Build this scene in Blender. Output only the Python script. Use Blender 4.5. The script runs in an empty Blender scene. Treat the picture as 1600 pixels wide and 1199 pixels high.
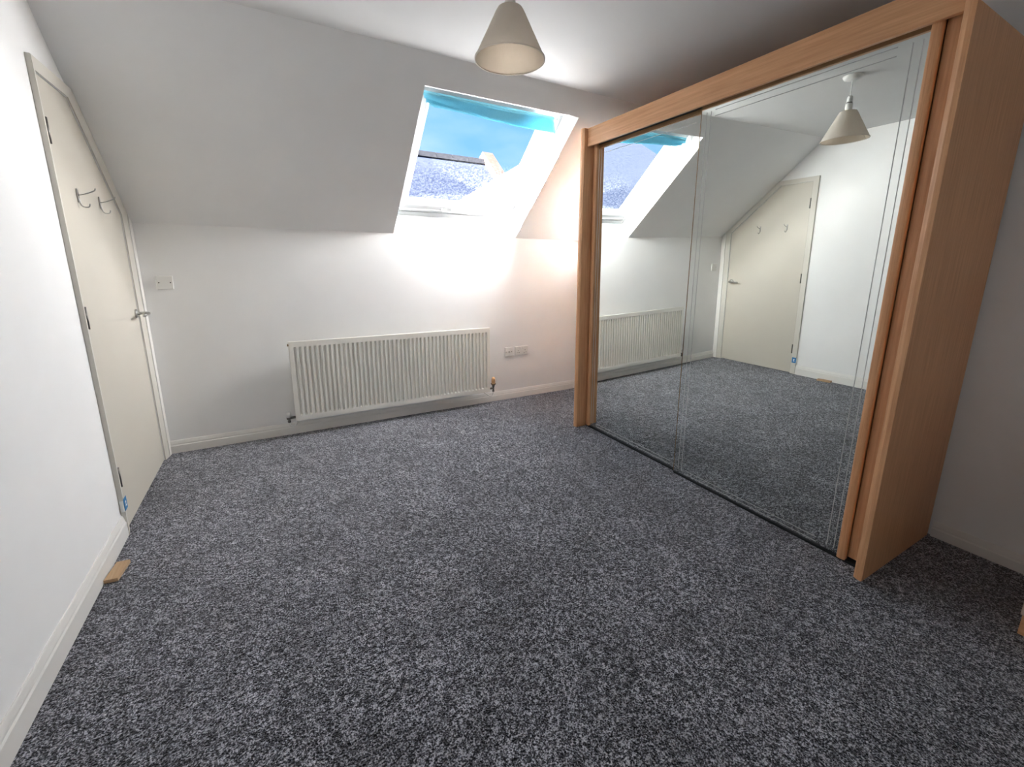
import bpy, bmesh, math, random
from mathutils import Vector, Matrix
import numpy as np

random.seed(7)
sc = bpy.context.scene
C = sc.collection

# ------------------------------------------------------------------ camera
F_PX, PPX, PPY = 669.5387, 804.2576, 558.2194
CAM = Vector((0.74052, -3.56019, 1.30303))
yaw, pitch, roll = -0.5104684, -0.2153555, 0.0079986
fwd = Vector((-math.sin(yaw) * math.cos(pitch), math.cos(yaw) * math.cos(pitch), math.sin(pitch)))
right = Vector((math.cos(yaw), math.sin(yaw), 0))
up = right.cross(fwd)
r2 = math.cos(roll) * right + math.sin(roll) * up
u2 = -math.sin(roll) * right + math.cos(roll) * up
cam_data = bpy.data.cameras.new('camera')
cam = bpy.data.objects.new('camera', cam_data)
C.objects.link(cam)
m = Matrix((r2, u2, -fwd)).transposed().to_4x4()
m.translation = CAM
cam.matrix_world = m
cam_data.sensor_fit = 'HORIZONTAL'
cam_data.sensor_width = 36.0
cam_data.lens = F_PX / 1600 * 36.0
cam_data.shift_x = (800 - PPX) / 1600
cam_data.shift_y = (PPY - 599.5) / 1600
cam_data.clip_start = 0.02
sc.camera = cam

# ------------------------------------------------------------------ sky, sun, exposure
SKY_STRENGTH = 1.0
SUN_STRENGTH = 430.0
EXPOSURE = 0.6
world = bpy.data.worlds.new('sky')
sc.world = world
world.use_nodes = True
wn = world.node_tree
wn.nodes.clear()
w_out = wn.nodes.new('ShaderNodeOutputWorld')
w_bg = wn.nodes.new('ShaderNodeBackground')
w_tc = wn.nodes.new('ShaderNodeTexCoord')
w_map = wn.nodes.new('ShaderNodeMapping')
w_map.inputs['Scale'].default_value = (2.0, 2.0, 5.0)
w_noise = wn.nodes.new('ShaderNodeTexNoise')
w_noise.inputs['Scale'].default_value = 2.2
w_noise.inputs['Detail'].default_value = 6.0
w_ramp = wn.nodes.new('ShaderNodeValToRGB')
w_ramp.color_ramp.elements[0].position = 0.40
w_ramp.color_ramp.elements[0].color = (0.20, 0.46, 1.0, 1)
w_ramp.color_ramp.elements[1].position = 0.75
w_ramp.color_ramp.elements[1].color = (0.42, 0.62, 1.0, 1)
wn.links.new(w_tc.outputs['Generated'], w_map.inputs['Vector'])
wn.links.new(w_map.outputs['Vector'], w_noise.inputs['Vector'])
wn.links.new(w_noise.outputs['Fac'], w_ramp.inputs['Fac'])
wn.links.new(w_ramp.outputs['Color'], w_bg.inputs['Color'])
w_bg.inputs['Strength'].default_value = SKY_STRENGTH
wn.links.new(w_bg.outputs['Background'], w_out.inputs['Surface'])

sun_data = bpy.data.lights.new('sun', 'SUN')
sun_data.energy = SUN_STRENGTH
sun_data.angle = math.radians(0.6)
sun_data.color = (0.985, 0.97, 0.955)
sun = bpy.data.objects.new('sun', sun_data)
C.objects.link(sun)
sun.location = (-6, 2, 9)
SUN_DIR = Vector((0.952, -0.080, -0.268)).normalized()
sun.rotation_euler = SUN_DIR.to_track_quat('-Z', 'Y').to_euler()

vs = sc.view_settings
vs.view_transform = 'Standard'
vs.look = 'None'
vs.gamma = 1.0
vs.use_curve_mapping = False
vs.exposure = EXPOSURE
sc.display_settings.display_device = 'sRGB'
sc.cycles.max_bounces = 10
sc.cycles.diffuse_bounces = 7
sc.cycles.glossy_bounces = 4
sc.cycles.transparent_max_bounces = 12
sc.cycles.sample_clamp_indirect = 0.0
sc.cycles.use_denoising = True
sc.cycles.use_guiding = True
sc.cycles.use_volume_guiding = False

# ------------------------------------------------------------------ helpers
def srgb(r, g, b):
    f = lambda c: (c / 12.92 if c <= 0.04045 else ((c + 0.055) / 1.055) ** 2.4)
    return (f(r / 255), f(g / 255), f(b / 255), 1)

class Mat:
    """small wrapper round a principled node material"""
    def __init__(self, name, color=(0.8, 0.8, 0.8, 1), rough=0.5, metal=0.0, spec=0.5):
        self.m = bpy.data.materials.new(name)
        self.m.use_nodes = True
        self.t = self.m.node_tree
        self.b = self.t.nodes['Principled BSDF']
        self.b.inputs['Base Color'].default_value = color
        self.b.inputs['Roughness'].default_value = rough
        self.b.inputs['Metallic'].default_value = metal
        self.b.inputs['Specular IOR Level'].default_value = spec
    def node(self, typ, **kw):
        n = self.t.nodes.new(typ)
        for k, v in kw.items():
            if k in n.inputs:
                n.inputs[k].default_value = v
            else:
                setattr(n, k, v)
        return n
    def link(self, a, b):
        self.t.links.new(a, b)
    def coords(self, scale=(1, 1, 1), out='Object'):
        tc = self.node('ShaderNodeTexCoord')
        mp = self.node('ShaderNodeMapping')
        mp.inputs['Scale'].default_value = scale
        self.link(tc.outputs[out], mp.inputs['Vector'])
        return mp.outputs['Vector']
    def noise(self, vec, scale, detail=3.0, rough=0.5):
        n = self.node('ShaderNodeTexNoise', Scale=scale, Detail=detail, Roughness=rough)
        self.link(vec, n.inputs['Vector'])
        return n.outputs['Fac']
    def ramp(self, fac, stops):
        r = self.node('ShaderNodeValToRGB')
        e = r.color_ramp.elements
        e[0].position, e[0].color = stops[0]
        e[1].position, e[1].color = stops[-1]
        for pos, col in stops[1:-1]:
            x = e.new(pos)
            x.color = col
        self.link(fac, r.inputs['Fac'])
        return r.outputs['Color']
    def bump(self, height, strength=0.3, dist=0.002):
        bn = self.node('ShaderNodeBump', Strength=strength, Distance=dist)
        self.link(height, bn.inputs['Height'])
        self.link(bn.outputs['Normal'], self.b.inputs['Normal'])

def translucent(M, color, amount):
    tl = M.node('ShaderNodeBsdfTranslucent')
    tl.inputs['Color'].default_value = color
    mx = M.node('ShaderNodeMixShader')
    mx.inputs[0].default_value = amount
    out = [n for n in M.t.nodes if n.type == 'OUTPUT_MATERIAL'][0]
    M.link(M.b.outputs[0], mx.inputs[1]); M.link(tl.outputs[0], mx.inputs[2])
    M.link(mx.outputs[0], out.inputs['Surface'])

def paint(name, color, rough=0.75, var=0.015, bump=0.12):
    M = Mat(name, color, rough, spec=0.3)
    v = M.coords()
    f = M.noise(v, 3.0, 4.0)
    lo = tuple(c * (1 - var) for c in color[:3]) + (1,)
    hi = tuple(min(1, c * (1 + var)) for c in color[:3]) + (1,)
    M.link(M.ramp(f, [(0.3, lo), (0.7, hi)]), M.b.inputs['Base Color'])
    M.bump(M.noise(v, 260.0, 2.0), bump, 0.0006)
    return M.m

def wood(name, light, dark, grain_axis='z', rough=0.42):
    M = Mat(name, light, rough, spec=0.4)
    sc_ = {'z': (60, 60, 2.2), 'y': (60, 2.2, 60), 'x': (2.2, 60, 60)}[grain_axis]
    v = M.coords(sc_)
    f = M.noise(v, 1.6, 6.0, 0.62)
    M.link(M.ramp(f, [(0.30, dark), (0.70, light)]), M.b.inputs['Base Color'])
    M.bump(f, 0.06, 0.0005)
    return M.m

def carpet_mat():
    M = Mat('carpet', (0.08, 0.08, 0.09, 1), 0.95, spec=0.1)
    v = M.coords()
    tuft = M.node('ShaderNodeTexVoronoi', Scale=150.0)
    M.link(v, tuft.inputs['Vector'])
    n1 = M.noise(v, 210.0, 2.0, 0.6)
    n2 = M.noise(v, 105.0, 2.0, 0.6)
    n3 = M.noise(v, 52.0, 2.0, 0.6)
    big = M.noise(v, 3.2, 3.0, 0.55)
    mid = M.noise(v, 14.0, 3.0, 0.6)
    acc = None
    for src, w_ in ((n1, 1.0), (n2, 1.0), (n3, 0.32)):
        c_ = M.node('ShaderNodeMath', operation='MULTIPLY_ADD')
        M.link(src, c_.inputs[0]); c_.inputs[1].default_value = w_; c_.inputs[2].default_value = -0.5 * w_
        if acc is None:
            acc = c_.outputs[0]
        else:
            s_ = M.node('ShaderNodeMath', operation='ADD')
            M.link(acc, s_.inputs[0]); M.link(c_.outputs[0], s_.inputs[1])
            acc = s_.outputs[0]
    half = M.node('ShaderNodeMath', operation='ADD')
    M.link(acc, half.inputs[0]); half.inputs[1].default_value = 0.5
    col = M.ramp(half.outputs[0], [(0.29, srgb(24, 24, 29)), (0.45, srgb(76, 76, 83)), (0.57, srgb(134, 134, 142)), (0.73, srgb(204, 204, 212))])
    # trodden pile: large soft patches
    pm = M.node('ShaderNodeMath', operation='ADD')
    M.link(big, pm.inputs[0]); M.link(mid, pm.inputs[1])
    pr = M.node('ShaderNodeMapRange')
    pr.inputs['From Min'].default_value = 0.75; pr.inputs['From Max'].default_value = 1.25
    pr.inputs['To Min'].default_value = 0.72; pr.inputs['To Max'].default_value = 1.22
    M.link(pm.outputs[0], pr.inputs['Value'])
    mx = M.node('ShaderNodeMix', data_type='RGBA', blend_type='MULTIPLY')
    mx.inputs[0].default_value = 1.0
    M.link(col, mx.inputs[6]); M.link(pr.outputs['Result'], mx.inputs[7])
    M.link(mx.outputs[2], M.b.inputs['Base Color'])
    h = M.node('ShaderNodeMath', operation='SUBTRACT')
    M.link(n1, h.inputs[0]); M.link(tuft.outputs['Distance'], h.inputs[1])
    M.bump(h.outputs[0], 0.9, 0.008)
    M.b.inputs['Sheen Weight'].default_value = 0.28
    M.b.inputs['Sheen Roughness'].default_value = 0.45
    return M.m

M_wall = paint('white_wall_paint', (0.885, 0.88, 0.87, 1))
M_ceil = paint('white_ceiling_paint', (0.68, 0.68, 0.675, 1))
M_trim = paint('white_satin_trim', (0.82, 0.80, 0.76, 1), 0.4, 0.006, 0.03)
M_door = paint('cream_door_paint', (0.60, 0.56, 0.485, 1), 0.42, 0.01, 0.04)
M_archi = paint('cream_architrave_paint', (0.66, 0.63, 0.565, 1), 0.42, 0.01, 0.04)
M_carpet = carpet_mat()
M_beech_v = wood('beech_laminate_upright', srgb(232, 180, 134), srgb(206, 150, 106), 'z')
M_beech_h = wood('beech_laminate_lengthwise', srgb(232, 180, 134), srgb(206, 150, 106), 'y')
M_dark_gap = Mat('black_track', (0.012, 0.012, 0.013, 1), 0.6).m
M_block = wood('raw_timber', srgb(206, 176, 142), srgb(186, 152, 116), 'y', 0.7)
M_rad = paint('radiator_enamel', (0.84, 0.82, 0.76, 1), 0.28, 0.004, 0.0)
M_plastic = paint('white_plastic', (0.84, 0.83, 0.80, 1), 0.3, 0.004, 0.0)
M_pvc = paint('greyed_window_lacquer', (0.50, 0.51, 0.51, 1), 0.3, 0.004, 0.0)  # white lacquer greyed down so the frame keeps detail under the strong sun
M_reveal = paint('white_reveal_paint', (0.78, 0.78, 0.775, 1), 0.7)

def metal(name, color, rough):
    M = Mat(name, color, rough, 1.0)
    v = M.coords((40, 40, 40))
    f = M.noise(v, 6.0, 3.0)
    M.link(M.ramp(f, [(0.3, tuple(c * 0.85 for c in color[:3]) + (1,)), (0.7, color)]), M.b.inputs['Base Color'])
    return M.m
M_chrome = metal('brushed_chrome', (0.55, 0.54, 0.52, 1), 0.28)
M_steel = metal('dull_steel', (0.20, 0.19, 0.175, 1), 0.4)
M_brass = metal('aged_brass', (0.25, 0.17, 0.10, 1), 0.4)
M_dark = paint('dark_slot', (0.03, 0.028, 0.026, 1), 0.6, 0.01, 0.0)
M_mirror = Mat('silvered_mirror', (0.80, 0.835, 0.81, 1), 0.0, 1.0).m
M_etch = paint('etched_glass_line', (0.56, 0.57, 0.56, 1), 0.6, 0.01, 0.0)
M_teal = Mat('teal_blind_fabric', srgb(120, 190, 208), 0.9, spec=0.1)
_v = M_teal.coords((1, 1, 1)); _f = M_teal.noise(_v, 400.0, 2.0)
translucent(M_teal, srgb(120, 190, 208), 0.03)
M_teal.link(M_teal.ramp(_f, [(0.3, srgb(108, 178, 198)), (0.7, srgb(136, 200, 216))]), M_teal.b.inputs['Base Color'])
M_teal = M_teal.m

def fabric_shade():
    M = Mat('shade_fabric', srgb(232, 226, 214), 0.9, spec=0.1)
    v = M.coords((1, 1, 1))
    f = M.noise(v, 14.0, 4.0)
    M.link(M.ramp(f, [(0.3, srgb(236, 232, 224)), (0.7, srgb(246, 242, 236))]), M.b.inputs['Base Color'])
    M.bump(M.noise(v, 900.0, 1.0), 0.2, 0.0005)
    translucent(M, srgb(250, 244, 236), 0.5)
    return M.m
M_shade = fabric_shade()
_ms = Mat('shade_lining', srgb(240, 230, 216), 0.9, spec=0.1)
translucent(_ms, srgb(250, 240, 226), 0.6)
_mf = _ms.noise(_ms.coords(), 30.0)
_ms.link(_ms.ramp(_mf, [(0.3, srgb(236, 225, 210)), (0.7, srgb(244, 234, 220))]), _ms.b.inputs['Base Color'])
M_shade_in = _ms.m
M_blue = paint('blue_tape', srgb(60, 130, 185), 0.5, 0.03, 0.0)
M_white_mark = paint('white_print', (0.85, 0.85, 0.85, 1), 0.6, 0.0, 0.0)
M_amber = paint('amber_valve_cap', srgb(235, 190, 140), 0.4, 0.02, 0.0)
M_cream_panel = paint('cream_drawer_front', srgb(225, 205, 190), 0.5, 0.01, 0.0)

def root_loc(o):
    while o is not None and o.parent is not None:
        o = o.parent
    return o.location.copy() if o is not None else Vector((0, 0, 0))

def tag(o, label=None, cat=None, group=None, kind=None):
    if label: o['label'] = label
    if cat: o['category'] = cat
    if group: o['group'] = group
    if kind: o['kind'] = kind
    return o

def thing(name, label, cat, loc, group=None, kind=None):
    o = bpy.data.objects.new(name, None)
    o.empty_display_size = 0.05
    o.location = loc
    C.objects.link(o)
    return tag(o, label, cat, group, kind)

def from_bm(name, bm, mat, parent=None, smooth=False):
    me = bpy.data.meshes.new(name)
    bmesh.ops.recalc_face_normals(bm, faces=bm.faces)
    if parent is None:
        xs = [v.co for v in bm.verts]
        base = Vector(((min(v.x for v in xs) + max(v.x for v in xs)) / 2, (min(v.y for v in xs) + max(v.y for v in xs)) / 2, min(v.z for v in xs)))
    else:
        base = root_loc(parent)
    for v in bm.verts:
        v.co -= base
    bm.to_mesh(me)
    bm.free()
    o = bpy.data.objects.new(name, me)
    C.objects.link(o)
    if parent is None:
        o.location = base
    else:
        o.parent = parent
    me.materials.append(mat)
    if smooth:
        for p in me.polygons:
            p.use_smooth = True
    return o

def add_box(bm, x0, x1, y0, y1, z0, z1, bevel=0.0, lean=0.0, seg=2):
    vs_ = [bm.verts.new((x - lean * z, y, z)) for x in (x0, x1) for y in (y0, y1) for z in (z0, z1)]
    fs = [(0, 1, 3, 2), (4, 6, 7, 5), (0, 4, 5, 1), (2, 3, 7, 6), (0, 2, 6, 4), (1, 5, 7, 3)]
    faces = [bm.faces.new([vs_[i] for i in f]) for f in fs]
    if bevel > 0:
        edges = list({e for f in faces for e in f.edges})
        bmesh.ops.bevel(bm, geom=edges, offset=bevel, segments=seg, affect='EDGES', profile=0.5)

def box(name, x0, x1, y0, y1, z0, z1, mat, parent=None, bevel=0.0, lean=0.0, seg=2):
    bm = bmesh.new()
    add_box(bm, min(x0, x1), max(x0, x1), min(y0, y1), max(y0, y1), z0, z1, bevel, lean, seg)
    return from_bm(name, bm, mat, parent)

def prism(name, pts, d, mat, parent=None, bevel=0.0):
    """pts: 3D polygon, d: extrusion vector"""
    bm = bmesh.new()
    a = [bm.verts.new(Vector(p)) for p in pts]
    b = [bm.verts.new(Vector(p) + Vector(d)) for p in pts]
    n = len(a)
    fs = [bm.faces.new(a), bm.faces.new(b[::-1])]
    for i in range(n):
        fs.append(bm.faces.new((a[i], b[i], b[(i + 1) % n], a[(i + 1) % n])))
    if bevel > 0:
        bmesh.ops.bevel(bm, geom=list({e for f in fs for e in f.edges}), offset=bevel, segments=2, affect='EDGES', profile=0.5)
    return from_bm(name, bm, mat, parent)

def add_lathe(bm, prof, origin, axis=(0, 0, 1), n=32, caps=True):
    ax = Vector(axis).normalized()
    t = Vector((1, 0, 0)) if abs(ax.x) < 0.9 else Vector((0, 1, 0))
    e1 = ax.cross(t).normalized()
    e2 = ax.cross(e1)
    rings = []
    for r, h in prof:
        rings.append([bm.verts.new(Vector(origin) + ax * h + (e1 * math.cos(2 * math.pi * i / n) + e2 * math.sin(2 * math.pi * i / n)) * max(r, 1e-5)) for i in range(n)])
    for a, b in zip(rings, rings[1:]):
        for i in range(n):
            bm.faces.new((a[i], a[(i + 1) % n], b[(i + 1) % n], b[i]))
    if caps:
        bm.faces.new(rings[0][::-1])
        bm.faces.new(rings[-1])

def lathe(name, prof, origin, mat, parent=None, axis=(0, 0, 1), n=32, caps=True, smooth=True):
    bm = bmesh.new()
    add_lathe(bm, prof, origin, axis, n, caps)
    o = from_bm(name, bm, mat, parent, smooth)
    return o

def add_tube(bm, pts, r, n=10):
    pts = [Vector(p) for p in pts]
    rings = []
    ref = Vector((0.123, 0.456, 0.88)).normalized()
    for i, p in enumerate(pts):
        d = (pts[min(i + 1, len(pts) - 1)] - pts[max(i - 1, 0)]).normalized()
        e1 = d.cross(ref).normalized()
        e2 = d.cross(e1)
        rr = r[i] if isinstance(r, (list, tuple)) else r
        rings.append([bm.verts.new(p + (e1 * math.cos(2 * math.pi * k / n) + e2 * math.sin(2 * math.pi * k / n)) * rr) for k in range(n)])
    for a, b in zip(rings, rings[1:]):
        for i in range(n):
            bm.faces.new((a[i], a[(i + 1) % n], b[(i + 1) % n], b[i]))
    bm.faces.new(rings[0][::-1])
    bm.faces.new(rings[-1])

def tube(name, pts, r, mat, parent=None, n=10):
    bm = bmesh.new()
    add_tube(bm, pts, r, n)
    return from_bm(name, bm, mat, parent, True)

def bez(p0, p1, p2, p3, n=10):
    p0, p1, p2, p3 = map(Vector, (p0, p1, p2, p3))
    return [p0 * (1 - t) ** 3 + p1 * 3 * t * (1 - t) ** 2 + p2 * 3 * t * t * (1 - t) + p3 * t ** 3 for t in (i / n for i in range(n + 1))]

# ------------------------------------------------------------------ room dimensions
XW = 3.48            # right wall
YB = -4.45           # back wall
ZK = 1.5293          # knee where wall meets slope
H = 2.4195           # ceiling
DS = 1.0376          # horizontal run of the slope
TH = math.atan((H - ZK) / DS)
CT, ST = math.cos(TH), math.sin(TH)
SLEN = math.hypot(DS, H - ZK)
OX0, OX1 = 1.620, 2.729      # roof window opening
S_TOP = 0.9033 / CT
Z_SILL = 1.615
D_FRAME = 0.17

def sl(x, s, d=0.0):
    """point on the slope: s up along it from the knee, d out through the roof"""
    return Vector((x, -s * CT + d * ST, ZK + s * ST + d * CT))

# ------------------------------------------------------------------ shell
o = box('floor', -0.1, XW + 0.1, YB - 0.1, 0.1, -0.12, 0.0, M_carpet)
tag(o, 'dark grey speckled twist pile carpet covering the whole floor', 'carpet', kind='structure')
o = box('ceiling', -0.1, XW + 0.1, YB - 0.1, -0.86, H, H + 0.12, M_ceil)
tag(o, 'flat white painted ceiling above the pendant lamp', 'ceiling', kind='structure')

o = prism('wall_far', [(-0.1, 0, -0.1), (XW + 0.1, 0, -0.1), (XW + 0.1, 0, 1.70), (OX1, 0, 1.70), (OX1, 0, Z_SILL), (OX0, 0, Z_SILL), (OX0, 0, 1.70), (-0.1, 0, 1.70)], (0, 0.12, 0), M_wall)
tag(o, 'white knee wall under the sloping ceiling behind the radiator', 'wall', kind='structure')
o = prism('ceiling_slope', [sl(-0.1, 0), sl(OX0, 0), sl(OX0, S_TOP), sl(OX1, S_TOP), sl(OX1, 0), sl(XW + 0.1, 0), sl(XW + 0.1, SLEN), sl(-0.1, SLEN)], Vector((0, ST, CT)) * 0.26, M_wall)
tag(o, 'white sloping ceiling around the roof window', 'sloping ceiling', kind='structure')

# door outline on the left wall, in (y, z)
DOOR = [(-0.975, 0.006), (-0.975, 2.030), (-0.660, 2.030), (-0.115, 1.562), (-0.115, 0.006)]
gap = 0.003
HOLE = [(-0.975 - gap, -0.1), (-0.975 - gap, 2.030 + gap), (-0.659, 2.030 + gap), (-0.115 + gap, 1.566), (-0.115 + gap, -0.1)]
pts = [(0.12, -0.1), (0.12, H + 0.12), (YB - 0.1, H + 0.12), (YB - 0.1, -0.1)] + HOLE
o = prism('wall_left', [(0, y, z) for y, z in pts], (-0.1, 0, 0), M_wall)
tag(o, 'bright white wall with the cut-corner door', 'wall', kind='structure')
o = box('wall_right', XW, XW + 0.1, YB - 0.1, 0.12, -0.1, H + 0.12, M_wall)
tag(o, 'dim white wall behind and beside the wardrobe', 'wall', kind='structure')
o = box('wall_back', -0.1, XW + 0.1, YB - 0.1, YB, -0.1, H + 0.12, M_wall)
tag(o, 'white wall behind the viewpoint', 'wall', kind='structure')

def skirting(name, p0, p1, inward, h, label, t=0.015):
    p0, p1, n_ = Vector(p0), Vector(p1), Vector(inward)
    prof = [(0, 0), (t, 0), (t, h - 0.036), (t - 0.004, h - 0.030), (t - 0.004, h - 0.022), (0.006, h - 0.004), (0.004, h), (0, h)]
    o = prism(name, [p0 + n_ * a + Vector((0, 0, b)) for a, b in prof], p1 - p0, M_trim)
    return tag(o, label, 'skirting board', kind='structure')

skirting('baseboard_left', (0, -1.040, 0), (0, YB, 0), (1, 0, 0), 0.106, 'white moulded skirting along the bright wall beside the door')
skirting('baseboard_far', (0.018, 0, 0), (XW, 0, 0), (0, -1, 0), 0.088, 'white moulded skirting below the radiator')
skirting('baseboard_right', (XW, -2.92, 0), (XW, YB, 0), (-1, 0, 0), 0.078, 'shaded white skirting on the wall beside the wardrobe')
skirting('baseboard_back', (0.02, YB, 0), (XW - 0.02, YB, 0), (0, 1, 0), 0.1, 'white skirting on the wall behind the viewpoint')

o = box('trim_1', XW - 0.035, XW, YB + 0.01, -2.798, 2.17, 2.266, M_wall, None, 0.002)
tag(o, 'narrow painted pipe boxing high on the wall above the wardrobe side', 'boxing', kind='structure')

# ------------------------------------------------------------------ door
door = thing('door_1', 'cream flush door with a cut top corner under the slope', 'door', (0, -0.545, 0), kind='structure')
prism('door_leaf', [(-0.003, y, z) for y, z in DOOR], (-0.038, 0, 0), M_door, door)
prism('door_lining', [(-0.045, -1.0, -0.02), (-0.045, -1.0, 2.06), (-0.045, -0.63, 2.06), (-0.045, -0.09, 1.6), (-0.045, -0.09, -0.02)], (-0.02, 0, 0), M_archi, door)
AO = [(-1.039, 0.0), (-1.039, 2.0753), (-0.636, 2.0753), (-0.001, 1.5295), (-0.001, 0.0)]
AI = [(-0.980, 0.0), (-0.980, 2.034), (-0.657, 2.034), (-0.111, 1.566), (-0.111, 0.0)]
def casing(name, quad, mat, x_out=0.018, x_in=0.005):
    """tapered architrave piece: thick at its outer edge (first two points), thin beside the door"""
    bm = bmesh.new()
    lo = [bm.verts.new((0.0, y, z)) for y, z in quad]
    hi = [bm.verts.new((x_out if i < 2 else x_in, y, z)) for i, (y, z) in enumerate(quad)]
    bm.faces.new(lo[::-1]); bm.faces.new((hi[0], hi[1], hi[2])); bm.faces.new((hi[0], hi[2], hi[3]))
    for i in range(4):
        bm.faces.new((lo[i], lo[(i + 1) % 4], hi[(i + 1) % 4], hi[i]))
    bmesh.ops.bevel(bm, geom=[e for e in bm.edges if e.verts[0] in hi[:2] and e.verts[1] in hi[:2]], offset=0.002, segments=2, affect='EDGES')
    return from_bm(name, bm, mat, door)
for i in range(3):
    casing('architrave', [AO[i], AO[i + 1], AI[i + 1], AI[i]], M_archi)
# latch side: architrave plus a filler strip into the corner
casing('architrave', [(-0.056, 1.5780), (-0.056, 0.0), (-0.111, 0.0), (-0.111, 1.566)], M_archi, 0.016)
prism('filler_strip', [(0, -0.002, 0), (0, -0.002, 1.5300), (0, -0.056, 1.5765), (0, -0.056, 0)], (0.021, 0, 0), M_trim, door, 0.002)
for z in (1.817, 1.050, 0.278):
    bm = bmesh.new()
    add_lathe(bm, [(0.0062, -0.05), (0.0062, 0.05)], (0.004, -0.9765, z), (0, 0, 1), 12)
    hg = from_bm('hinge', bm, M_steel, door, True)
    box('hinge_leaf', -0.0028, -0.0012, -0.974, -0.966, z - 0.05, z + 0.05, M_steel, hg)
# lever handle
hz, hy = 0.987, -0.164
lathe('handle_rose', [(0.026, -0.003), (0.026, 0.004), (0.022, 0.008), (0.012, 0.009)], (0, hy, hz), M_chrome, door, (1, 0, 0), 28)
bm = bmesh.new()
add_tube(bm, [(0.004, hy, hz), (0.038, hy, hz), (0.053, hy - 0.004, hz), (0.061, hy - 0.016, hz), (0.062, hy - 0.045, hz), (0.062, hy - 0.085, hz), (0.060, hy - 0.122, hz - 0.004)], [0.009, 0.009, 0.0095, 0.0095, 0.009, 0.0085, 0.008], 14)
from_bm('lever_handle', bm, M_chrome, door, True)
# coat hooks
for y in (-0.766, -0.467):
    z = 1.592
    hk = box('coat_hook', -0.001, 0.003, y - 0.007, y + 0.007, z - 0.030, z + 0.030, M_chrome, door, 0.001)
    lower = bez((0.002, y, z - 0.004), (0.003, y, z - 0.045), (0.010, y, z - 0.052), (0.026, y, z - 0.050), 8) + bez((0.026, y, z - 0.050), (0.034, y, z - 0.049), (0.036, y, z - 0.044), (0.037, y, z - 0.034), 6)[1:]
    tube('lower_prong', lower, 0.0028, M_chrome, hk, 8)
    upper = bez((0.002, y, z + 0.002), (0.02, y, z + 0.004), (0.045, y, z + 0.016), (0.062, y, z + 0.026), 8) + [Vector((0.066, y, z + 0.036))]
    tube('upper_prong', upper, 0.0028, M_chrome, hk, 8)

# blue tape tag by the lowest hinge
tp = thing('tape_tag', 'small blue tape tag with a white mark by the lowest door hinge', 'tag', (0.018, -1.02, 0.12))
def on_face(y, z, lift):
    return Vector((0.0186 - (y + 1.040) / 0.044 * 0.001 + lift - 0.0006, y, z))
prism('tape', [(0.0186, -1.040, 0.128), (0.0176, -0.996, 0.128), (0.0176, -0.996, 0.188), (0.0186, -1.040, 0.188)], (0.0014, 0, 0), M_blue, tp)
prism('white_mark', [on_face(y, z, 0.0022) for y, z in ((-1.026, 0.145), (-1.008, 0.145), (-1.008, 0.151), (-1.018, 0.151), (-1.009, 0.163), (-1.012, 0.171), (-1.023, 0.171), (-1.026, 0.164), (-1.017, 0.164))], (0.0006, 0, 0), M_white_mark, tp)
box('clip', 0.004, 0.0175, -1.046, -1.0395, 0.126, 0.182, M_plastic, tp, 0.002)

# ------------------------------------------------------------------ roof window
win = thing('window_1', 'white centre-pivot roof window set deep in the slope', 'roof window', sl((OX0 + OX1) / 2, 0.0, 0.0), kind='structure')
P_SILL_OUT = Vector((0, 0.080, 1.683))
P_TOP_IN = sl(0, S_TOP, 0)
P_TOP_OUT = sl(0, 1.09, D_FRAME)
def atx(p, x): return Vector((x, p.y, p.z))
for nm, x, d in (('reveal_side', OX0 + 0.0015, -0.0013), ('reveal_side', OX1 - 0.0015, 0.0013)):
    prism(nm, [(x, 0.0002, ZK + 0.0004), (x, 0.0002, Z_SILL), atx(P_SILL_OUT, x), atx(P_TOP_OUT, x), atx(P_TOP_IN, x)], (d, 0, 0), M_reveal, win)
prism('reveal_head', [atx(P_TOP_IN, OX0) - Vector((0, 0, .0015)), atx(P_TOP_IN, OX1) - Vector((0, 0, .0015)), atx(P_TOP_OUT, OX1) - Vector((0, 0, .0015)), atx(P_TOP_OUT, OX0) - Vector((0, 0, .0015))], Vector((0, 0.0004, 0.0013)), M_reveal, win)
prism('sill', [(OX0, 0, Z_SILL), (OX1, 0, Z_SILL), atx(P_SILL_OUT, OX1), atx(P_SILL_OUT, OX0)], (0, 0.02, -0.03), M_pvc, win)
def sbar(name, x0, x1, s0, s1, d0, d1, mat, parent, bevel=0.003):
    bm = bmesh.new()
    vs_ = [bm.verts.new(sl(x, s, d)) for x in (x0, x1) for s in (s0, s1) for d in (d0, d1)]
    fs = [(0, 1, 3, 2), (4, 6, 7, 5), (0, 4, 5, 1), (2, 3, 7, 6), (0, 2, 6, 4), (1, 5, 7, 3)]
    faces = [bm.faces.new([vs_[i] for i in f]) for f in fs]
    if bevel:
        bmesh.ops.bevel(bm, geom=list({e for f in faces for e in f.edges}), offset=bevel, segments=2, affect='EDGES', profile=0.5)
    return from_bm(name, bm, mat, parent)
FX0, FX1, FS0, FS1 = OX0, OX1, 0.045, 1.09
fw = 0.034
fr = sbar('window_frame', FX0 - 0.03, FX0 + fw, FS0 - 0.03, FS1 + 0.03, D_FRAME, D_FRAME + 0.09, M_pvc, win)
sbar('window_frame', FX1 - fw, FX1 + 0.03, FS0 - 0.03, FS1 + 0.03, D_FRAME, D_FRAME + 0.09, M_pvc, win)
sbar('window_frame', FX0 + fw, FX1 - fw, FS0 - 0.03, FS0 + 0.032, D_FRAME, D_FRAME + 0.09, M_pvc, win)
sbar('window_frame', FX0 + fw, FX1 - fw, FS1 - 0.032, FS1 + 0.03, D_FRAME, D_FRAME + 0.09, M_pvc, win)
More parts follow.
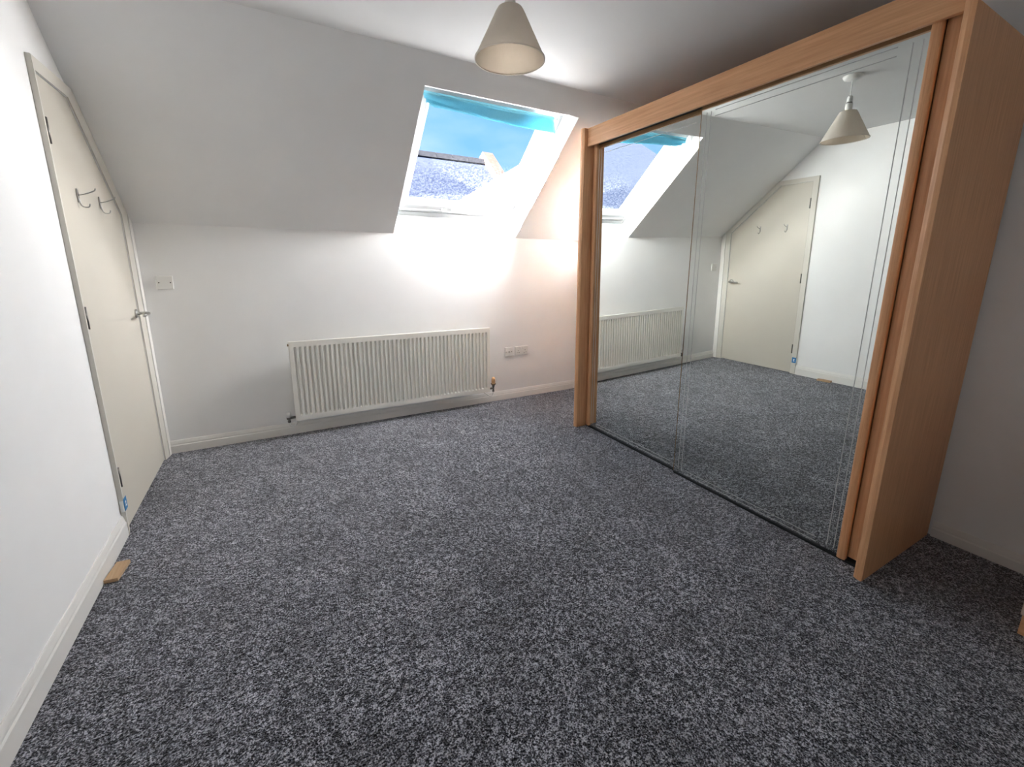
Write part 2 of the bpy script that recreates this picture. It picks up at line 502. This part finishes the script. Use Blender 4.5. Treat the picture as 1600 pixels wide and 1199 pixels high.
# sash: rails with an inner bevelled glazing bead
gx0, gx1, gs0, gs1 = FX0 + 0.125, FX1 - 0.130, 0.172, 0.985
g = 0.004
sx0, sx1, ss0, ss1 = FX0 + fw + g, FX1 - fw - g, FS0 + 0.032 + g, FS1 - 0.032 - g
DSH = D_FRAME + 0.004
def rail(name, outer, inner):
    """frame side as a prism: flat face towards the room, bevelled bead down to the glass"""
    (ox_a, os_a), (ox_b, os_b) = outer
    (ix_a, is_a), (ix_b, is_b) = inner
    def mix(a, b, t): return a + (b - a) * t
    k = 0.72
    prof = []
    for (ox, os_, ix, is_) in ((ox_a, os_a, ix_a, is_a), (ox_b, os_b, ix_b, is_b)):
        mx_, ms_ = mix(ox, ix, k), mix(os_, is_, k)
        prof.append([sl(ox, os_, DSH), sl(mx_, ms_, DSH), sl(ix, is_, DSH + 0.028), sl(ix, is_, DSH + 0.06), sl(ox, os_, DSH + 0.06)])
    bm = bmesh.new()
    a = [bm.verts.new(p) for p in prof[0]]
    b = [bm.verts.new(p) for p in prof[1]]
    n_ = len(a)
    bm.faces.new(a); bm.faces.new(b[::-1])
    for i in range(n_):
        bm.faces.new((a[i], b[i], b[(i + 1) % n_], a[(i + 1) % n_]))
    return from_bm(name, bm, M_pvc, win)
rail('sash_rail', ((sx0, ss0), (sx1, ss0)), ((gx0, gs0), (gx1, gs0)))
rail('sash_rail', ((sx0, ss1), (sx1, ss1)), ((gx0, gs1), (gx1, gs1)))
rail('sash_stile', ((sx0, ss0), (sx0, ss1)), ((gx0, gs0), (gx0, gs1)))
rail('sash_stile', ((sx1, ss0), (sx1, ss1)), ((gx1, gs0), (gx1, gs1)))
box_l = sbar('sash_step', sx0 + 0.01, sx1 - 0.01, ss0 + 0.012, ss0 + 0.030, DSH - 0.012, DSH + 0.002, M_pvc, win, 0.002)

def glass_mat():
    M = bpy.data.materials.new('wet_window_glass')
    M.use_nodes = True
    t = M.node_tree
    t.nodes.clear()
    N = t.nodes.new
    out = N('ShaderNodeOutputMaterial')
    tr = N('ShaderNodeBsdfTransparent'); tr.inputs['Color'].default_value = (0.95, 0.97, 0.97, 1)
    gl = N('ShaderNodeBsdfGlossy'); gl.inputs['Roughness'].default_value = 0.02
    m1 = N('ShaderNodeMixShader')
    m1.inputs[0].default_value = 0.006; t.links.new(tr.outputs[0], m1.inputs[1]); t.links.new(gl.outputs[0], m1.inputs[2])
    # water beads: translucent specks on the lower part of the pane
    tc = N('ShaderNodeTexCoord')
    sep = N('ShaderNodeSeparateXYZ')
    t.links.new(tc.outputs['Object'], sep.inputs[0])
    no = N('ShaderNodeTexNoise'); no.inputs['Scale'].default_value = 70.0; no.inputs['Detail'].default_value = 2.0; no.inputs['Roughness'].default_value = 0.7
    t.links.new(tc.outputs['Object'], no.inputs['Vector'])
    lo = N('ShaderNodeTexNoise'); lo.inputs['Scale'].default_value = 5.0
    t.links.new(tc.outputs['Object'], lo.inputs['Vector'])
    add = N('ShaderNodeMath'); add.operation = 'MULTIPLY_ADD'; add.inputs[1].default_value = 0.18
    t.links.new(lo.outputs['Fac'], add.inputs[0]); t.links.new(sep.outputs['Z'], add.inputs[2])
    zone = N('ShaderNodeMapRange'); zone.inputs['From Min'].default_value = 0.64; zone.inputs['From Max'].default_value = 0.52
    zone.inputs['To Min'].default_value = 0.0; zone.inputs['To Max'].default_value = 1.0
    t.links.new(add.outputs[0], zone.inputs['Value'])
    rp = N('ShaderNodeValToRGB')
    rp.color_ramp.elements[0].position = 0.38; rp.color_ramp.elements[0].color = (0.42, 0.46, 0.58, 1)
    rp.color_ramp.elements[1].position = 0.60; rp.color_ramp.elements[1].color = (1, 1, 1, 1)
    t.links.new(no.outputs['Fac'], rp.inputs['Fac'])
    tint = N('ShaderNodeMix'); tint.data_type = 'RGBA'
    tint.inputs[6].default_value = (0.96, 0.975, 0.98, 1)
    t.links.new(zone.outputs['Result'], tint.inputs[0]); t.links.new(rp.outputs['Color'], tint.inputs[7])
    t.links.new(tint.outputs[2], tr.inputs['Color'])
    mul = N('ShaderNodeMath'); mul.operation = 'MULTIPLY'
    hz = N('ShaderNodeMapRange'); hz.inputs['From Min'].default_value = 0.4; hz.inputs['From Max'].default_value = 0.65
    hz.inputs['To Min'].default_value = 0.002; hz.inputs['To Max'].default_value = 0.014
    t.links.new(no.outputs['Fac'], hz.inputs['Value'])
    t.links.new(hz.outputs['Result'], mul.inputs[0]); t.links.new(zone.outputs['Result'], mul.inputs[1])
    tl = N('ShaderNodeBsdfTranslucent'); tl.inputs['Color'].default_value = (0.9, 0.95, 1, 1)
    m2 = N('ShaderNodeMixShader')
    t.links.new(mul.outputs[0], m2.inputs[0]); t.links.new(m1.outputs[0], m2.inputs[1]); t.links.new(tl.outputs[0], m2.inputs[2])
    t.links.new(m2.outputs[0], out.inputs['Surface'])
    return M
M_glass = glass_mat()
bm = bmesh.new()
vs_ = [bm.verts.new(sl(x, s, DSH + 0.032)) for x, s in ((gx0 - .01, gs0 - .01), (gx1 + .01, gs0 - .01), (gx1 + .01, gs1 + .01), (gx0 - .01, gs1 + .01))]
bm.faces.new(vs_)
from_bm('pane', bm, M_glass, win)
# bottom latch handle
hx, hs = 2.085, ss0 + 0.040
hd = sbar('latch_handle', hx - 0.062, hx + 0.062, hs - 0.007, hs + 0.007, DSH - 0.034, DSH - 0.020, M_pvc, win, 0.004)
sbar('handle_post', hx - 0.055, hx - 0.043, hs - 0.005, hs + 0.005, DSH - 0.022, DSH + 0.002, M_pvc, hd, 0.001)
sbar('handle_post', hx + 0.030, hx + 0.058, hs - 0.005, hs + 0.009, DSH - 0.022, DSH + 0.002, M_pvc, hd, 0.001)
# friction stay low on the wardrobe side, with its cord
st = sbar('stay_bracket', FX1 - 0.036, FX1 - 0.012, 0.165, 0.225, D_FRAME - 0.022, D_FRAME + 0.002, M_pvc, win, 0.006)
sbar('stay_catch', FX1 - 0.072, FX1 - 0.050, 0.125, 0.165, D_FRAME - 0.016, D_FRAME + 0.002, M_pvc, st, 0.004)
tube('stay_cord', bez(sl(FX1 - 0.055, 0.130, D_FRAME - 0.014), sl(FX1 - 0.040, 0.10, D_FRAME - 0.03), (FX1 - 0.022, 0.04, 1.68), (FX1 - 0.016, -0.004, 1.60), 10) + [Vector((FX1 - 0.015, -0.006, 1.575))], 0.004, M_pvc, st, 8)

# teal blind bunched at the head of the window
bl = thing('window_blind', 'teal fabric blind bunched up at the head of the roof window', 'blind', sl((OX0 + OX1) / 2, 1.0, 0.12))
def cloth(name, u0, u1, top, bot, d0, d1, parent, nu=40, nv=8, wob=0.004, ph=0.0):
    bm = bmesh.new()
    X0, X1 = OX0 + 0.05, OX1 - 0.095
    grid = []
    for i in range(nu + 1):
        u = u0 + (u1 - u0) * i / nu
        row = []
        for j in range(nv + 1):
            v = j / nv
            s = top(u) + (bot(u) - top(u)) * v
            d = d0(u) + (d1(u) - d0(u)) * v + wob * math.sin(9 * u + 3 * v + ph)
            row.append(bm.verts.new(sl(X0 + (X1 - X0) * u + (0.05 * v * u if u1 > 0.95 else 0), s, d)))
        grid.append(row)
    for i in range(nu):
        for j in range(nv):
            bm.faces.new((grid[i][j], grid[i + 1][j], grid[i + 1][j + 1], grid[i][j + 1]))
    bmesh.ops.solidify(bm, geom=bm.faces[:], thickness=0.003)
    return from_bm(name, bm, M_teal, parent, True)
TOPS = 1.070
ease = lambda t: max(0.0, min(1.0, t))
cloth('front_flap', 0.0, 1.0, lambda u: TOPS, lambda u: TOPS - 0.016 - 0.072 * ease(u / 0.62), lambda u: 0.125, lambda u: 0.105, bl)
cloth('fold', 0.02, 0.80, lambda u: TOPS - 0.005, lambda u: TOPS - 0.045 - 0.045 * ease(u / 0.5), lambda u: 0.135, lambda u: 0.120 + 0.01 * u, bl, ph=1.0)
cloth('fold', 0.05, 0.84, lambda u: TOPS - 0.005, lambda u: TOPS - 0.070 - 0.028 * ease(u / 0.5), lambda u: 0.145, lambda u: 0.138, bl, ph=2.0)
cloth('fold', 0.09, 0.90, lambda u: TOPS - 0.005, lambda u: TOPS - 0.088 - 0.014 * ease(u / 0.5), lambda u: 0.155, lambda u: 0.152, bl, ph=3.0)
sbar('head_rail', OX0 + 0.045, OX1 - 0.090, TOPS - 0.012, TOPS + 0.008, 0.128, 0.150, M_teal, bl, 0.003)

# ------------------------------------------------------------------ radiator
RX0, RX1, RZ0, RZ1, RY = 0.8005, 2.417, 0.1313, 0.7313, -0.100
rad = thing('radiator', 'long cream white fluted panel radiator under the roof window', 'radiator', ((RX0 + RX1) / 2, -0.05, 0.0))
def radiator_panel():
    bm = bmesh.new()
    n = 47
    x_in0, x_in1 = RX0 + 0.020, RX1 - 0.020
    pitch_ = (x_in1 - x_in0) / n
    cols = [(RX0, 0), (RX0 + 0.004, 0)]
    for i in range(n):
        b = x_in0 + i * pitch_
        cols += [(b + pitch_ * 0.22, 0), (b + pitch_ * 0.32, 1), (b + pitch_ * 0.66, 1), (b + pitch_ * 0.80, 0)]
    cols += [(RX1 - 0.004, 0), (RX1, 0)]
    rows = [(RZ0, 0), (RZ0 + 0.034, 0), (RZ0 + 0.044, 1), (RZ1 - 0.048, 1), (RZ1 - 0.038, 0), (RZ1, 0)]
    grid = [[bm.verts.new((x, RY + 0.015 * a * b, z)) for z, b in rows] for x, a in cols]
    for i in range(len(cols) - 1):
        for j in range(len(rows) - 1):
            bm.faces.new((grid[i][j], grid[i + 1][j], grid[i + 1][j + 1], grid[i][j + 1]))
    yb = RY + 0.022
    back = [bm.verts.new(p) for p in ((RX0, yb, RZ0), (RX1, yb, RZ0), (RX1, yb, RZ1), (RX0, yb, RZ1))]
    bm.faces.new(back)
    bm.faces.new([g_[0] for g_ in grid] + [back[1], back[0]])
    bm.faces.new([g_[-1] for g_ in grid][::-1] + [back[3], back[2]])
    bm.faces.new(grid[0] + [back[3], back[0]])
    bm.faces.new(grid[-1][::-1] + [back[1], back[2]])
    return from_bm('panel', bm, M_rad, rad)
radiator_panel()
box('seam_rim', RX0 - 0.003, RX1 + 0.003, RY + 0.006, RY + 0.016, RZ0 - 0.004, RZ0 + 0.001, M_rad, rad, 0.001)
box('seam_rim', RX0 - 0.003, RX1 + 0.003, RY + 0.006, RY + 0.016, RZ1 - 0.001, RZ1 + 0.003, M_rad, rad, 0.001)
box('seam_rim', RX0 - 0.004, RX0 + 0.001, RY + 0.006, RY + 0.016, RZ0 - 0.002, RZ1 + 0.002, M_rad, rad, 0.001)
box('seam_rim', RX1 - 0.001, RX1 + 0.004, RY + 0.006, RY + 0.016, RZ0 - 0.002, RZ1 + 0.002, M_rad, rad, 0.001)
# convector fins behind the panel
bm = bmesh.new()
nf = 46
for i in range(nf):
    xa = RX0 + 0.06 + (RX1 - RX0 - 0.12) * i / nf
    xb = xa + (RX1 - RX0 - 0.12) / nf
    y0, y1 = RY + 0.022, -0.035
    q = [(xa, y0), (xa + (xb - xa) * .4, y1), (xa + (xb - xa) * .6, y1), (xb, y0)]
    for (ax_, ay_), (bx_, by_) in zip(q, q[1:]):
        bm.faces.new([bm.verts.new(p) for p in ((ax_, ay_, RZ0 + .06), (bx_, by_, RZ0 + .06), (bx_, by_, RZ1 - .06), (ax_, ay_, RZ1 - .06))])
from_bm('convector', bm, M_rad, rad)
for x in (RX0 + 0.22, RX1 - 0.22):
    box('bracket', x - 0.02, x + 0.02, RY + 0.022, -0.001, RZ0 + 0.05, RZ1 - 0.08, M_rad, rad)
# bleed plug at one top corner, blanking plug at the other
lathe('bleed_plug', [(0.010, 0), (0.010, 0.006), (0.005, 0.010)], (RX0 - 0.001, RY + 0.013, RZ1 - 0.022), M_brass, rad, (-1, 0, 0), 14)
lathe('blanking_plug', [(0.010, 0), (0.010, 0.005)], (RX1 + 0.001, RY + 0.013, RZ1 - 0.022), M_rad, rad, (1, 0, 0), 14)
# thermostatic valve on the socket side
vx, vy = 2.464, -0.075
v1 = lathe('valve_body', [(0.010, 0.0), (0.012, 0.006), (0.008, 0.012), (0.008, 0.045), (0.012, 0.050), (0.012, 0.062)], (vx, vy, 0.120), M_steel, rad, n=18)
tube('valve_tail', [(RX1 - 0.002, vy, RZ0 + 0.022), (vx, vy, RZ0 + 0.022)], 0.009, M_steel, v1, 14)
lathe('valve_collar', [(0.012, 0.0), (0.024, 0.012), (0.024, 0.018), (0.017, 0.020)], (vx, vy, 0.181), M_brass, v1, n=24)
lathe('valve_cap', [(0.017, 0.0), (0.018, 0.030), (0.015, 0.048), (0.012, 0.056)], (vx, vy, 0.201), M_amber, v1, n=24)
box('cap_slot', vx - 0.004, vx + 0.004, vy - 0.0185, vy - 0.012, 0.222, 0.246, M_brass, v1)
tube('supply_pipe', bez((vx, vy, 0.124), (vx, vy, 0.085), (vx - 0.015, vy, 0.074), (vx - 0.035, vy, 0.080), 8) + bez((vx - 0.035, vy, 0.080), (vx - 0.06, vy, 0.088), (vx - 0.07, -0.05, 0.115), (vx - 0.10, -0.008, 0.118), 8)[1:], 0.0055, M_plastic, rad, 10)
# lockshield valve at the door side
lx_, ly_ = 0.752, -0.075
v2 = lathe('valve_body', [(0.009, 0.0), (0.012, 0.008), (0.008, 0.014), (0.008, 0.032)], (lx_, ly_, 0.118), M_steel, rad, n=18)
tube('valve_tail', [(lx_ - 0.016, ly_, 0.150), (RX0 + 0.002, ly_, 0.155)], 0.009, M_steel, v2, 14)
lathe('valve_cap', [(0.015, 0.0), (0.016, 0.022), (0.013, 0.036)], (lx_, ly_, 0.160), M_plastic, v2, n=20)
tube('return_pipe', bez((lx_, ly_, 0.120), (lx_, ly_, 0.095), (lx_ + 0.006, ly_, 0.086), (lx_ + 0.025, ly_, 0.083), 8) + bez((lx_ + 0.025, ly_, 0.083), (lx_ + 0.05, ly_, 0.083), (lx_ + 0.05, -0.04, 0.094), (lx_ + 0.055, -0.008, 0.096), 6)[1:], 0.0055, M_plastic, rad, 10)

# ------------------------------------------------------------------ wall plates
def plate(name, label, cat, x0, x1, z0, z1):
    t_ = thing(name, label, cat, ((x0 + x1) / 2, 0, z0))
    box('face_plate', x0, x1, -0.010, 0.0, z0, z1, M_plastic, t_, 0.003, seg=3)
    return t_
def screw(x, z, t_):
    lathe('screw', [(0.0038, 0), (0.0030, 0.0010)], (x, -0.0098, z), M_dark, t_, (0, -1, 0), 12)
t = plate('blank_plate', 'white blanking plate with two screws beside the door', 'wall plate', 0.091, 0.177, 1.121, 1.207)
screw(0.104, 1.164, t); screw(0.164, 1.164, t)
t = plate('aerial_socket', 'single white aerial socket nearest the radiator', 'socket', 2.623, 2.709, 0.428, 0.514)
lathe('coax_ring', [(0.0085, 0), (0.0085, 0.004), (0.006, 0.004)], (2.666, -0.0098, 0.471), M_plastic, t, (0, -1, 0), 20)
lathe('coax_pin', [(0.0058, 0), (0.0058, 0.0046)], (2.666, -0.0098, 0.471), M_steel, t, (0, -1, 0), 16)
screw(2.636, 0.471, t); screw(2.696, 0.471, t)
t = plate('double_socket', 'white double power socket on the warm lit wall', 'socket', 2.733, 2.879, 0.430, 0.516)
for cx_ in (2.768, 2.844):
    for dx, dz, w_, h_ in ((0, 0.010, 0.004, 0.008), (-0.011, -0.012, 0.0065, 0.004), (0.011, -0.012, 0.0065, 0.004)):
        box('pin_hole', cx_ + dx - w_ / 2, cx_ + dx + w_ / 2, -0.0104, -0.0096, 0.466 + dz - h_ / 2, 0.466 + dz + h_ / 2, M_dark, t)
    sx_ = cx_ + (0.022 if cx_ < 2.8 else -0.022)
    sw = box('rocker_switch', sx_ - 0.006, sx_ + 0.006, -0.0135, -0.0095, 0.487, 0.507, M_plastic, t, 0.001)
screw(2.776, 0.452, t); screw(2.836, 0.452, t)

# ------------------------------------------------------------------ wardrobe (leans forward a touch on the carpet)
LM = 0.02066         # lean of doors
LS = 0.0155          # lean of side panels
WS = 2.7885
W1, W2 = 2.8981, 2.8747
YA, YE = -0.900, -2.911
wd = thing('wardrobe', 'tall beech sliding wardrobe with two etched mirror doors', 'wardrobe', (3.13, -1.9, 0.0))
def side_panel(y0, y1, ztop, flip):
    """upright board with a bevelled front lipping"""
    box('side_panel', WS + 0.022, XW - 0.018, y0, y1, 0.001, ztop, M_beech_v, wd, 0.0, LS)
    ym = (y0 + y1) / 2
    a, b = (y0, y1) if not flip else (y1, y0)
    pr = [(WS + 0.022, y0), (WS + 0.022, y1), (WS + (0.006 if flip else 0.0), y1), (WS, ym), (WS + (0.0 if flip else 0.006), y0)]
    if flip:
        pr = [(WS + 0.022, y0), (WS + 0.022, y1), (WS + 0.008, y1), (WS, ym), (WS, y0)]
    else:
        pr = [(WS + 0.022, y0), (WS + 0.022, y1), (WS, y1), (WS, ym), (WS + 0.008, y0)]
    bm = bmesh.new()
    zt = 2.2356
    lo = [bm.verts.new((x - LS * 0.001, y, 0.001)) for x, y in pr]
    hi = [bm.verts.new((x - LS * zt, y, zt)) for x, y in pr]
    n_ = len(lo)
    bm.faces.new(lo[::-1]); bm.faces.new(hi)
    for i in range(n_):
        bm.faces.new((lo[i], lo[(i + 1) % n_], hi[(i + 1) % n_], hi[i]))
    from_bm('front_lipping', bm, M_beech_v, wd)
side_panel(YA - 0.032, YA, 2.2356, False)
side_panel(YE, YE + 0.032, 2.125, True)
box('pelmet', 2.835, 2.853, YE + 0.033, YA - 0.033, 2.117, 2.2356, M_beech_h, wd, 0.0012, LM)
box('top_board', 2.86, XW - 0.02, YE + 0.033, YA - 0.033, 2.150, 2.168, M_beech_h, wd, 0.0, LM)
box('back_board', XW - 0.012, XW - 0.004, YE + 0.033, YA - 0.033, 0.02, 2.10, M_beech_v, wd)
box('bottom_track', 2.868, 2.965, YE + 0.033, -1.852, 0.0005, 0.012, M_dark_gap, wd)
box('bottom_track', 2.889, 2.965, -1.852, YA - 0.033, 0.0005, 0.012, M_dark_gap, wd)
box('top_track', 2.862, 2.965, YE + 0.033, YA - 0.033, 2.138, 2.150, M_dark_gap, wd, 0, LM)
box('infill_strip', 2.890, 2.906, YE + 0.032, -2.790, 0.022, 2.150, M_beech_v, wd, 0, LM)
def mirror_door(ym0, ym1, w, stile_y0, stile_y1, ztop, zbot, etched):
    d_ = box('door', w + 0.0045, w + 0.016, min(ym1, stile_y0), max(ym0, stile_y1), zbot, ztop, M_dark_gap, wd, 0, LM)
    box('mirror', w, w + 0.0042, ym1, ym0, zbot, ztop, M_mirror, d_, 0, LM)
    # rounded wooden pull stile
    bm = bmesh.new()
    yc, hw = (stile_y0 + stile_y1) / 2, abs(stile_y1 - stile_y0) / 2
    prof = [(w + 0.016, yc - hw), (w - 0.006, yc - hw)] + [(w - 0.006 - 0.008 * math.sin(math.pi * k / 8), yc - hw * math.cos(math.pi * k / 8)) for k in range(1, 8)] + [(w - 0.006, yc + hw), (w + 0.016, yc + hw)]
    lo = [bm.verts.new((x - LM * (zbot - .004), y, zbot - .004)) for x, y in prof]
    hi = [bm.verts.new((x - LM * ztop, y, ztop)) for x, y in prof]
    n_ = len(lo)
    bm.faces.new(lo[::-1]); bm.faces.new(hi)
    for i in range(n_):
        bm.faces.new((lo[i], lo[(i + 1) % n_], hi[(i + 1) % n_], hi[i]))
    from_bm('pull_stile', bm, M_beech_v, d_)
    for (y0, y1, z0, z1) in etched:
        box('etched_line', w - 0.0004, w + 0.0002, min(y0, y1), max(y0, y1), z0, z1, M_etch, d_, 0, LM)
    return d_
lw = 0.0032
def etched(yl1, yl2, yr1, yr2, ya, yb, zt1, zt2, zb1, zb2, zs0, zs1):
    out = []
    for y in (yl1, yl2, yr1, yr2):
        if y is not None:
            out.append((y - lw / 2, y + lw / 2, zs0, zs1))
    for z in (zt1, zt2, zb1, zb2):
        out.append((ya, yb, z - lw / 2, z + lw / 2))
    return out
mirror_door(-0.972, -1.842, W1, -0.972, -0.938, 2.137, 0.014, etched(-1.013, -0.990, None, None, -1.050, -1.80, 2.097, 2.064, 0.030, 0.052, 0.040, 2.094))
mirror_door(-1.850, -2.780, W2, -2.814, -2.780, 2.137, 0.014, etched(-1.883, -1.908, -2.733, -2.762, -1.932, -2.688, 2.090, 2.060, 0.026, 0.048, 0.036, 2.088))
box('door_edge_trim', W2 - 0.001, W2 + 0.016, -1.850, -1.846, 0.014, 2.137, M_brass, wd, 0, LM)

# ------------------------------------------------------------------ drawer unit at the edge of the picture
cd = thing('drawer_unit', 'cream fronted drawer unit with a wooden plinth at the picture edge', 'drawers', (3.2, -3.7, 0))
box('plinth', 2.985, XW - 0.02, -4.20, -3.312, 0.001, 0.078, M_beech_h, cd, 0.001)
box('carcass', 2.990, XW - 0.02, -4.20, -3.312, 0.080, 0.74, M_cream_panel, cd, 0.002)
for k in range(3):
    dr = box('drawer_front', 2.972, 2.990, -4.196, -3.308, 0.084 + k * 0.215, 0.084 + k * 0.215 + 0.208, M_cream_panel, cd, 0.003)
    tube('drawer_handle', bez((2.972, -3.85, 0.19 + k * 0.215), (2.945, -3.85, 0.19 + k * 0.215), (2.945, -3.65, 0.19 + k * 0.215), (2.972, -3.65, 0.19 + k * 0.215), 12), 0.005, M_chrome, dr)
box('top_board', 2.965, XW - 0.018, -4.21, -3.304, 0.742, 0.764, M_beech_h, cd, 0.003)

# ------------------------------------------------------------------ offcut of timber by the skirting
bm = bmesh.new()
add_box(bm, -0.0235, 0.0235, -0.062, 0.062, 0.0, 0.016, 0.0015)
bmesh.ops.rotate(bm, verts=bm.verts, cent=(0, 0, 0), matrix=Matrix.Rotation(math.radians(-6.5), 3, 'Z'))
bmesh.ops.translate(bm, verts=bm.verts, vec=(0.0455, -1.355, 0.001))
o = from_bm('timber_offcut', bm, M_block)
tag(o, 'small pale timber offcut lying on the carpet against the skirting', 'wood block')

# ------------------------------------------------------------------ pendant lamp
LX_, LY_, LZ_ = 1.601, -1.968, 2.048
lp = thing('pendant_lamp', 'white pendant lamp with a tapered fabric shade hanging from the ceiling', 'pendant lamp', (LX_, LY_, H))
lathe('ceiling_rose', [(0.052, 0.0), (0.052, -0.006), (0.046, -0.018), (0.026, -0.026), (0.010, -0.030)], (LX_, LY_, H), M_plastic, lp, n=36)
tube('flex', [(LX_, LY_, H - 0.028), (LX_, LY_, 2.30)], 0.0035, M_plastic, lp, 10)
lathe('lampholder', [(0.010, 2.305), (0.015, 2.298), (0.017, 2.268)], (LX_, LY_, 0), M_plastic, lp, n=22)
lathe('lampholder_gap', [(0.0155, 2.268), (0.0155, 2.262)], (LX_, LY_, 0), M_dark, lp, n=22)
lathe('lampholder_skirt', [(0.019, 2.262), (0.020, 2.232), (0.017, 2.226), (0.017, 2.19)], (LX_, LY_, 0), M_plastic, lp, n=22)
R0, R1, ZT = 0.131, 0.046, 2.218
shd = lathe('shade', [(R0, LZ_), (R0 - 0.001, LZ_ + 0.003), (R1 + 0.006, ZT - 0.012), (R1, ZT - 0.003), (R1 - 0.006, ZT)], (LX_, LY_, 0), M_shade, lp, n=64, caps=False)
lathe('shade_lining', [(R0 - 0.0025, LZ_ + 0.001), (R1 - 0.002, ZT - 0.012), (R1 - 0.008, ZT - 0.002)], (LX_, LY_, 0), M_shade_in, shd, n=64, caps=False)
lathe('rim_wire', [(R0 - 0.003, LZ_ - 0.001), (R0 + 0.0012, LZ_ - 0.001), (R0 + 0.0012, LZ_ + 0.004), (R0 - 0.003, LZ_ + 0.004), (R0 - 0.003, LZ_ - 0.001)], (LX_, LY_, 0), M_shade, shd, n=64, caps=False)
aseam = math.radians(215)
tube('shade_seam', [(LX_ + (R0 - 0.004) * math.cos(aseam), LY_ + (R0 - 0.004) * math.sin(aseam), LZ_ + 0.004), (LX_ + (R1 - 0.002) * math.cos(aseam), LY_ + (R1 - 0.002) * math.sin(aseam), ZT - 0.016)], 0.002, M_shade, shd, 6)
lathe('fitting_ring', [(0.0205, ZT - 0.012), (0.024, ZT - 0.012), (0.024, ZT - 0.009), (0.0205, ZT - 0.009), (0.0205, ZT - 0.012)], (LX_, LY_, 0), M_plastic, lp, n=28, caps=False)
for k in range(3):
    a = math.radians(30 + 120 * k)
    tube('fitting_spoke', [(LX_ + 0.022 * math.cos(a), LY_ + 0.022 * math.sin(a), ZT - 0.0105), (LX_ + (R1 - 0.006) * math.cos(a), LY_ + (R1 - 0.006) * math.sin(a), ZT - 0.006)], 0.0015, M_plastic, lp, 6)

# ------------------------------------------------------------------ outside: neighbouring roofs
def slate_mat(name, a, b):
    M = Mat(name, a, 1.0, spec=0.0)
    v = M.coords()
    f = M.noise(v, 9.0, 4.0, 0.7)
    M.link(M.ramp(f, [(0.3, a), (0.7, b)]), M.b.inputs['Base Color'])
    return M.m
M_slate = slate_mat('weathered_slate', (0.017, 0.0205, 0.031, 1), (0.029, 0.033, 0.046, 1))
M_ridge = slate_mat('ridge_tile_clay', (0.022, 0.023, 0.027, 1), (0.034, 0.034, 0.038, 1))
M_brick = slate_mat('red_brick_coping', (0.040, 0.024, 0.020, 1), (0.058, 0.038, 0.033, 1))
M_render = slate_mat('ochre_tile', (0.034, 0.023, 0.016, 1), (0.046, 0.033, 0.024, 1))

nh = thing('neighbour_house', 'slate roofed house with a brick gable coping seen through the window', 'house', (2.5, 10.5, -3.0))
RYN, RZN = 8.0, 4.06
XA, XB = -2.5, 6.15
kk = 0.84
prism('roof_slope', [(XA, RYN, RZN), (XB, RYN, RZN), (XB, RYN - 5, RZN - 5 * kk), (XA, RYN - 5, RZN - 5 * kk)], (0, 0.05, -0.12), M_slate, nh)
prism('roof_slope', [(XA, RYN, RZN), (XB, RYN, RZN), (XB, RYN + 5, RZN - 5 * kk), (XA, RYN + 5, RZN - 5 * kk)], (0, -0.05, -0.12), M_slate, nh)
x = XA
k = 0
proto = None
while x < XB - 0.02:
    if proto is None:
        bm = bmesh.new()
        for sgn in (1,):
            a = [(x, RYN - 0.16, RZN - 0.10), (x, RYN - 0.07, RZN + 0.045), (x, RYN + 0.07, RZN + 0.045), (x, RYN + 0.16, RZN - 0.10)]
            A_ = [bm.verts.new(p) for p in a]
            B_ = [bm.verts.new((p[0] + 0.445, p[1], p[2])) for p in a]
            bm.faces.new(A_); bm.faces.new(B_[::-1])
            for i in range(4):
                bm.faces.new((A_[i], B_[i], B_[(i + 1) % 4], A_[(i + 1) % 4]))
        proto = from_bm('ridge_tile', bm, M_ridge, nh)
    else:
        c_ = proto.copy()
        C.objects.link(c_)
        c_.parent = nh
        c_.location.x = 0.455 * k
    k += 1
    x += 0.455
prism('gable_coping', [(XB, RYN, RZN + 0.24), (XB, RYN + 0.3, RZN + 0.10), (XB, RYN + 0.3, RZN - 0.5), (XB, RYN - 0.3, RZN - 0.5), (XB, RYN - 5, RZN - 5 * kk - 0.25), (XB, RYN - 5, RZN - 5 * kk + 0.18)], (0.30, 0, 0), M_brick, nh)
prism('gable_wall', [(XB, RYN + 5, RZN - 5 * kk), (XB, RYN, RZN - 0.1), (XB, RYN - 5, RZN - 5 * kk - 0.1), (XB, RYN - 5, -3.0), (XB, RYN + 5, -3.0)], (-0.25, 0, 0), M_brick, nh)
box('front_wall', XA, XB - 0.25, RYN - 4.9, RYN - 4.7, -3.0, RZN - 5 * kk + 0.05, M_brick, nh)
box('gable_wall', XA, XA + 0.25, RYN - 4.7, RYN + 4.7, -3.0, RZN - 5 * kk, M_brick, nh)

lh = thing('far_house', 'taller slate roofed house seen only in the wardrobe mirror', 'house', (-14, 15, -3.0))
prism('roof_slope', [(-17.8, 19.6, 8.4), (-8.0, 19.6, 8.4), (-8.0, 11.0, 1.5), (-22.0, 11.0, 1.5)], (0, 0.05, -0.2), M_slate, lh)
box('house_wall', -21.0, -8.2, 11.4, 19.0, -3.0, 1.3, M_brick, lh)

prism('outbuilding_roof', [(4.05, 5.0, 2.45), (5.75, 5.0, 3.46), (6.05, 5.0, 3.30), (6.05, 3.6, 1.6), (4.05, 3.6, 1.6)], (0, 0.1, -0.1), M_render, nh)  # roof and wall of a separate outbuilding, grouped under the neighbour house
box('outbuilding_wall', 4.3, 6.0, 3.75, 5.0, 0.2, 1.6, M_brick, nh)
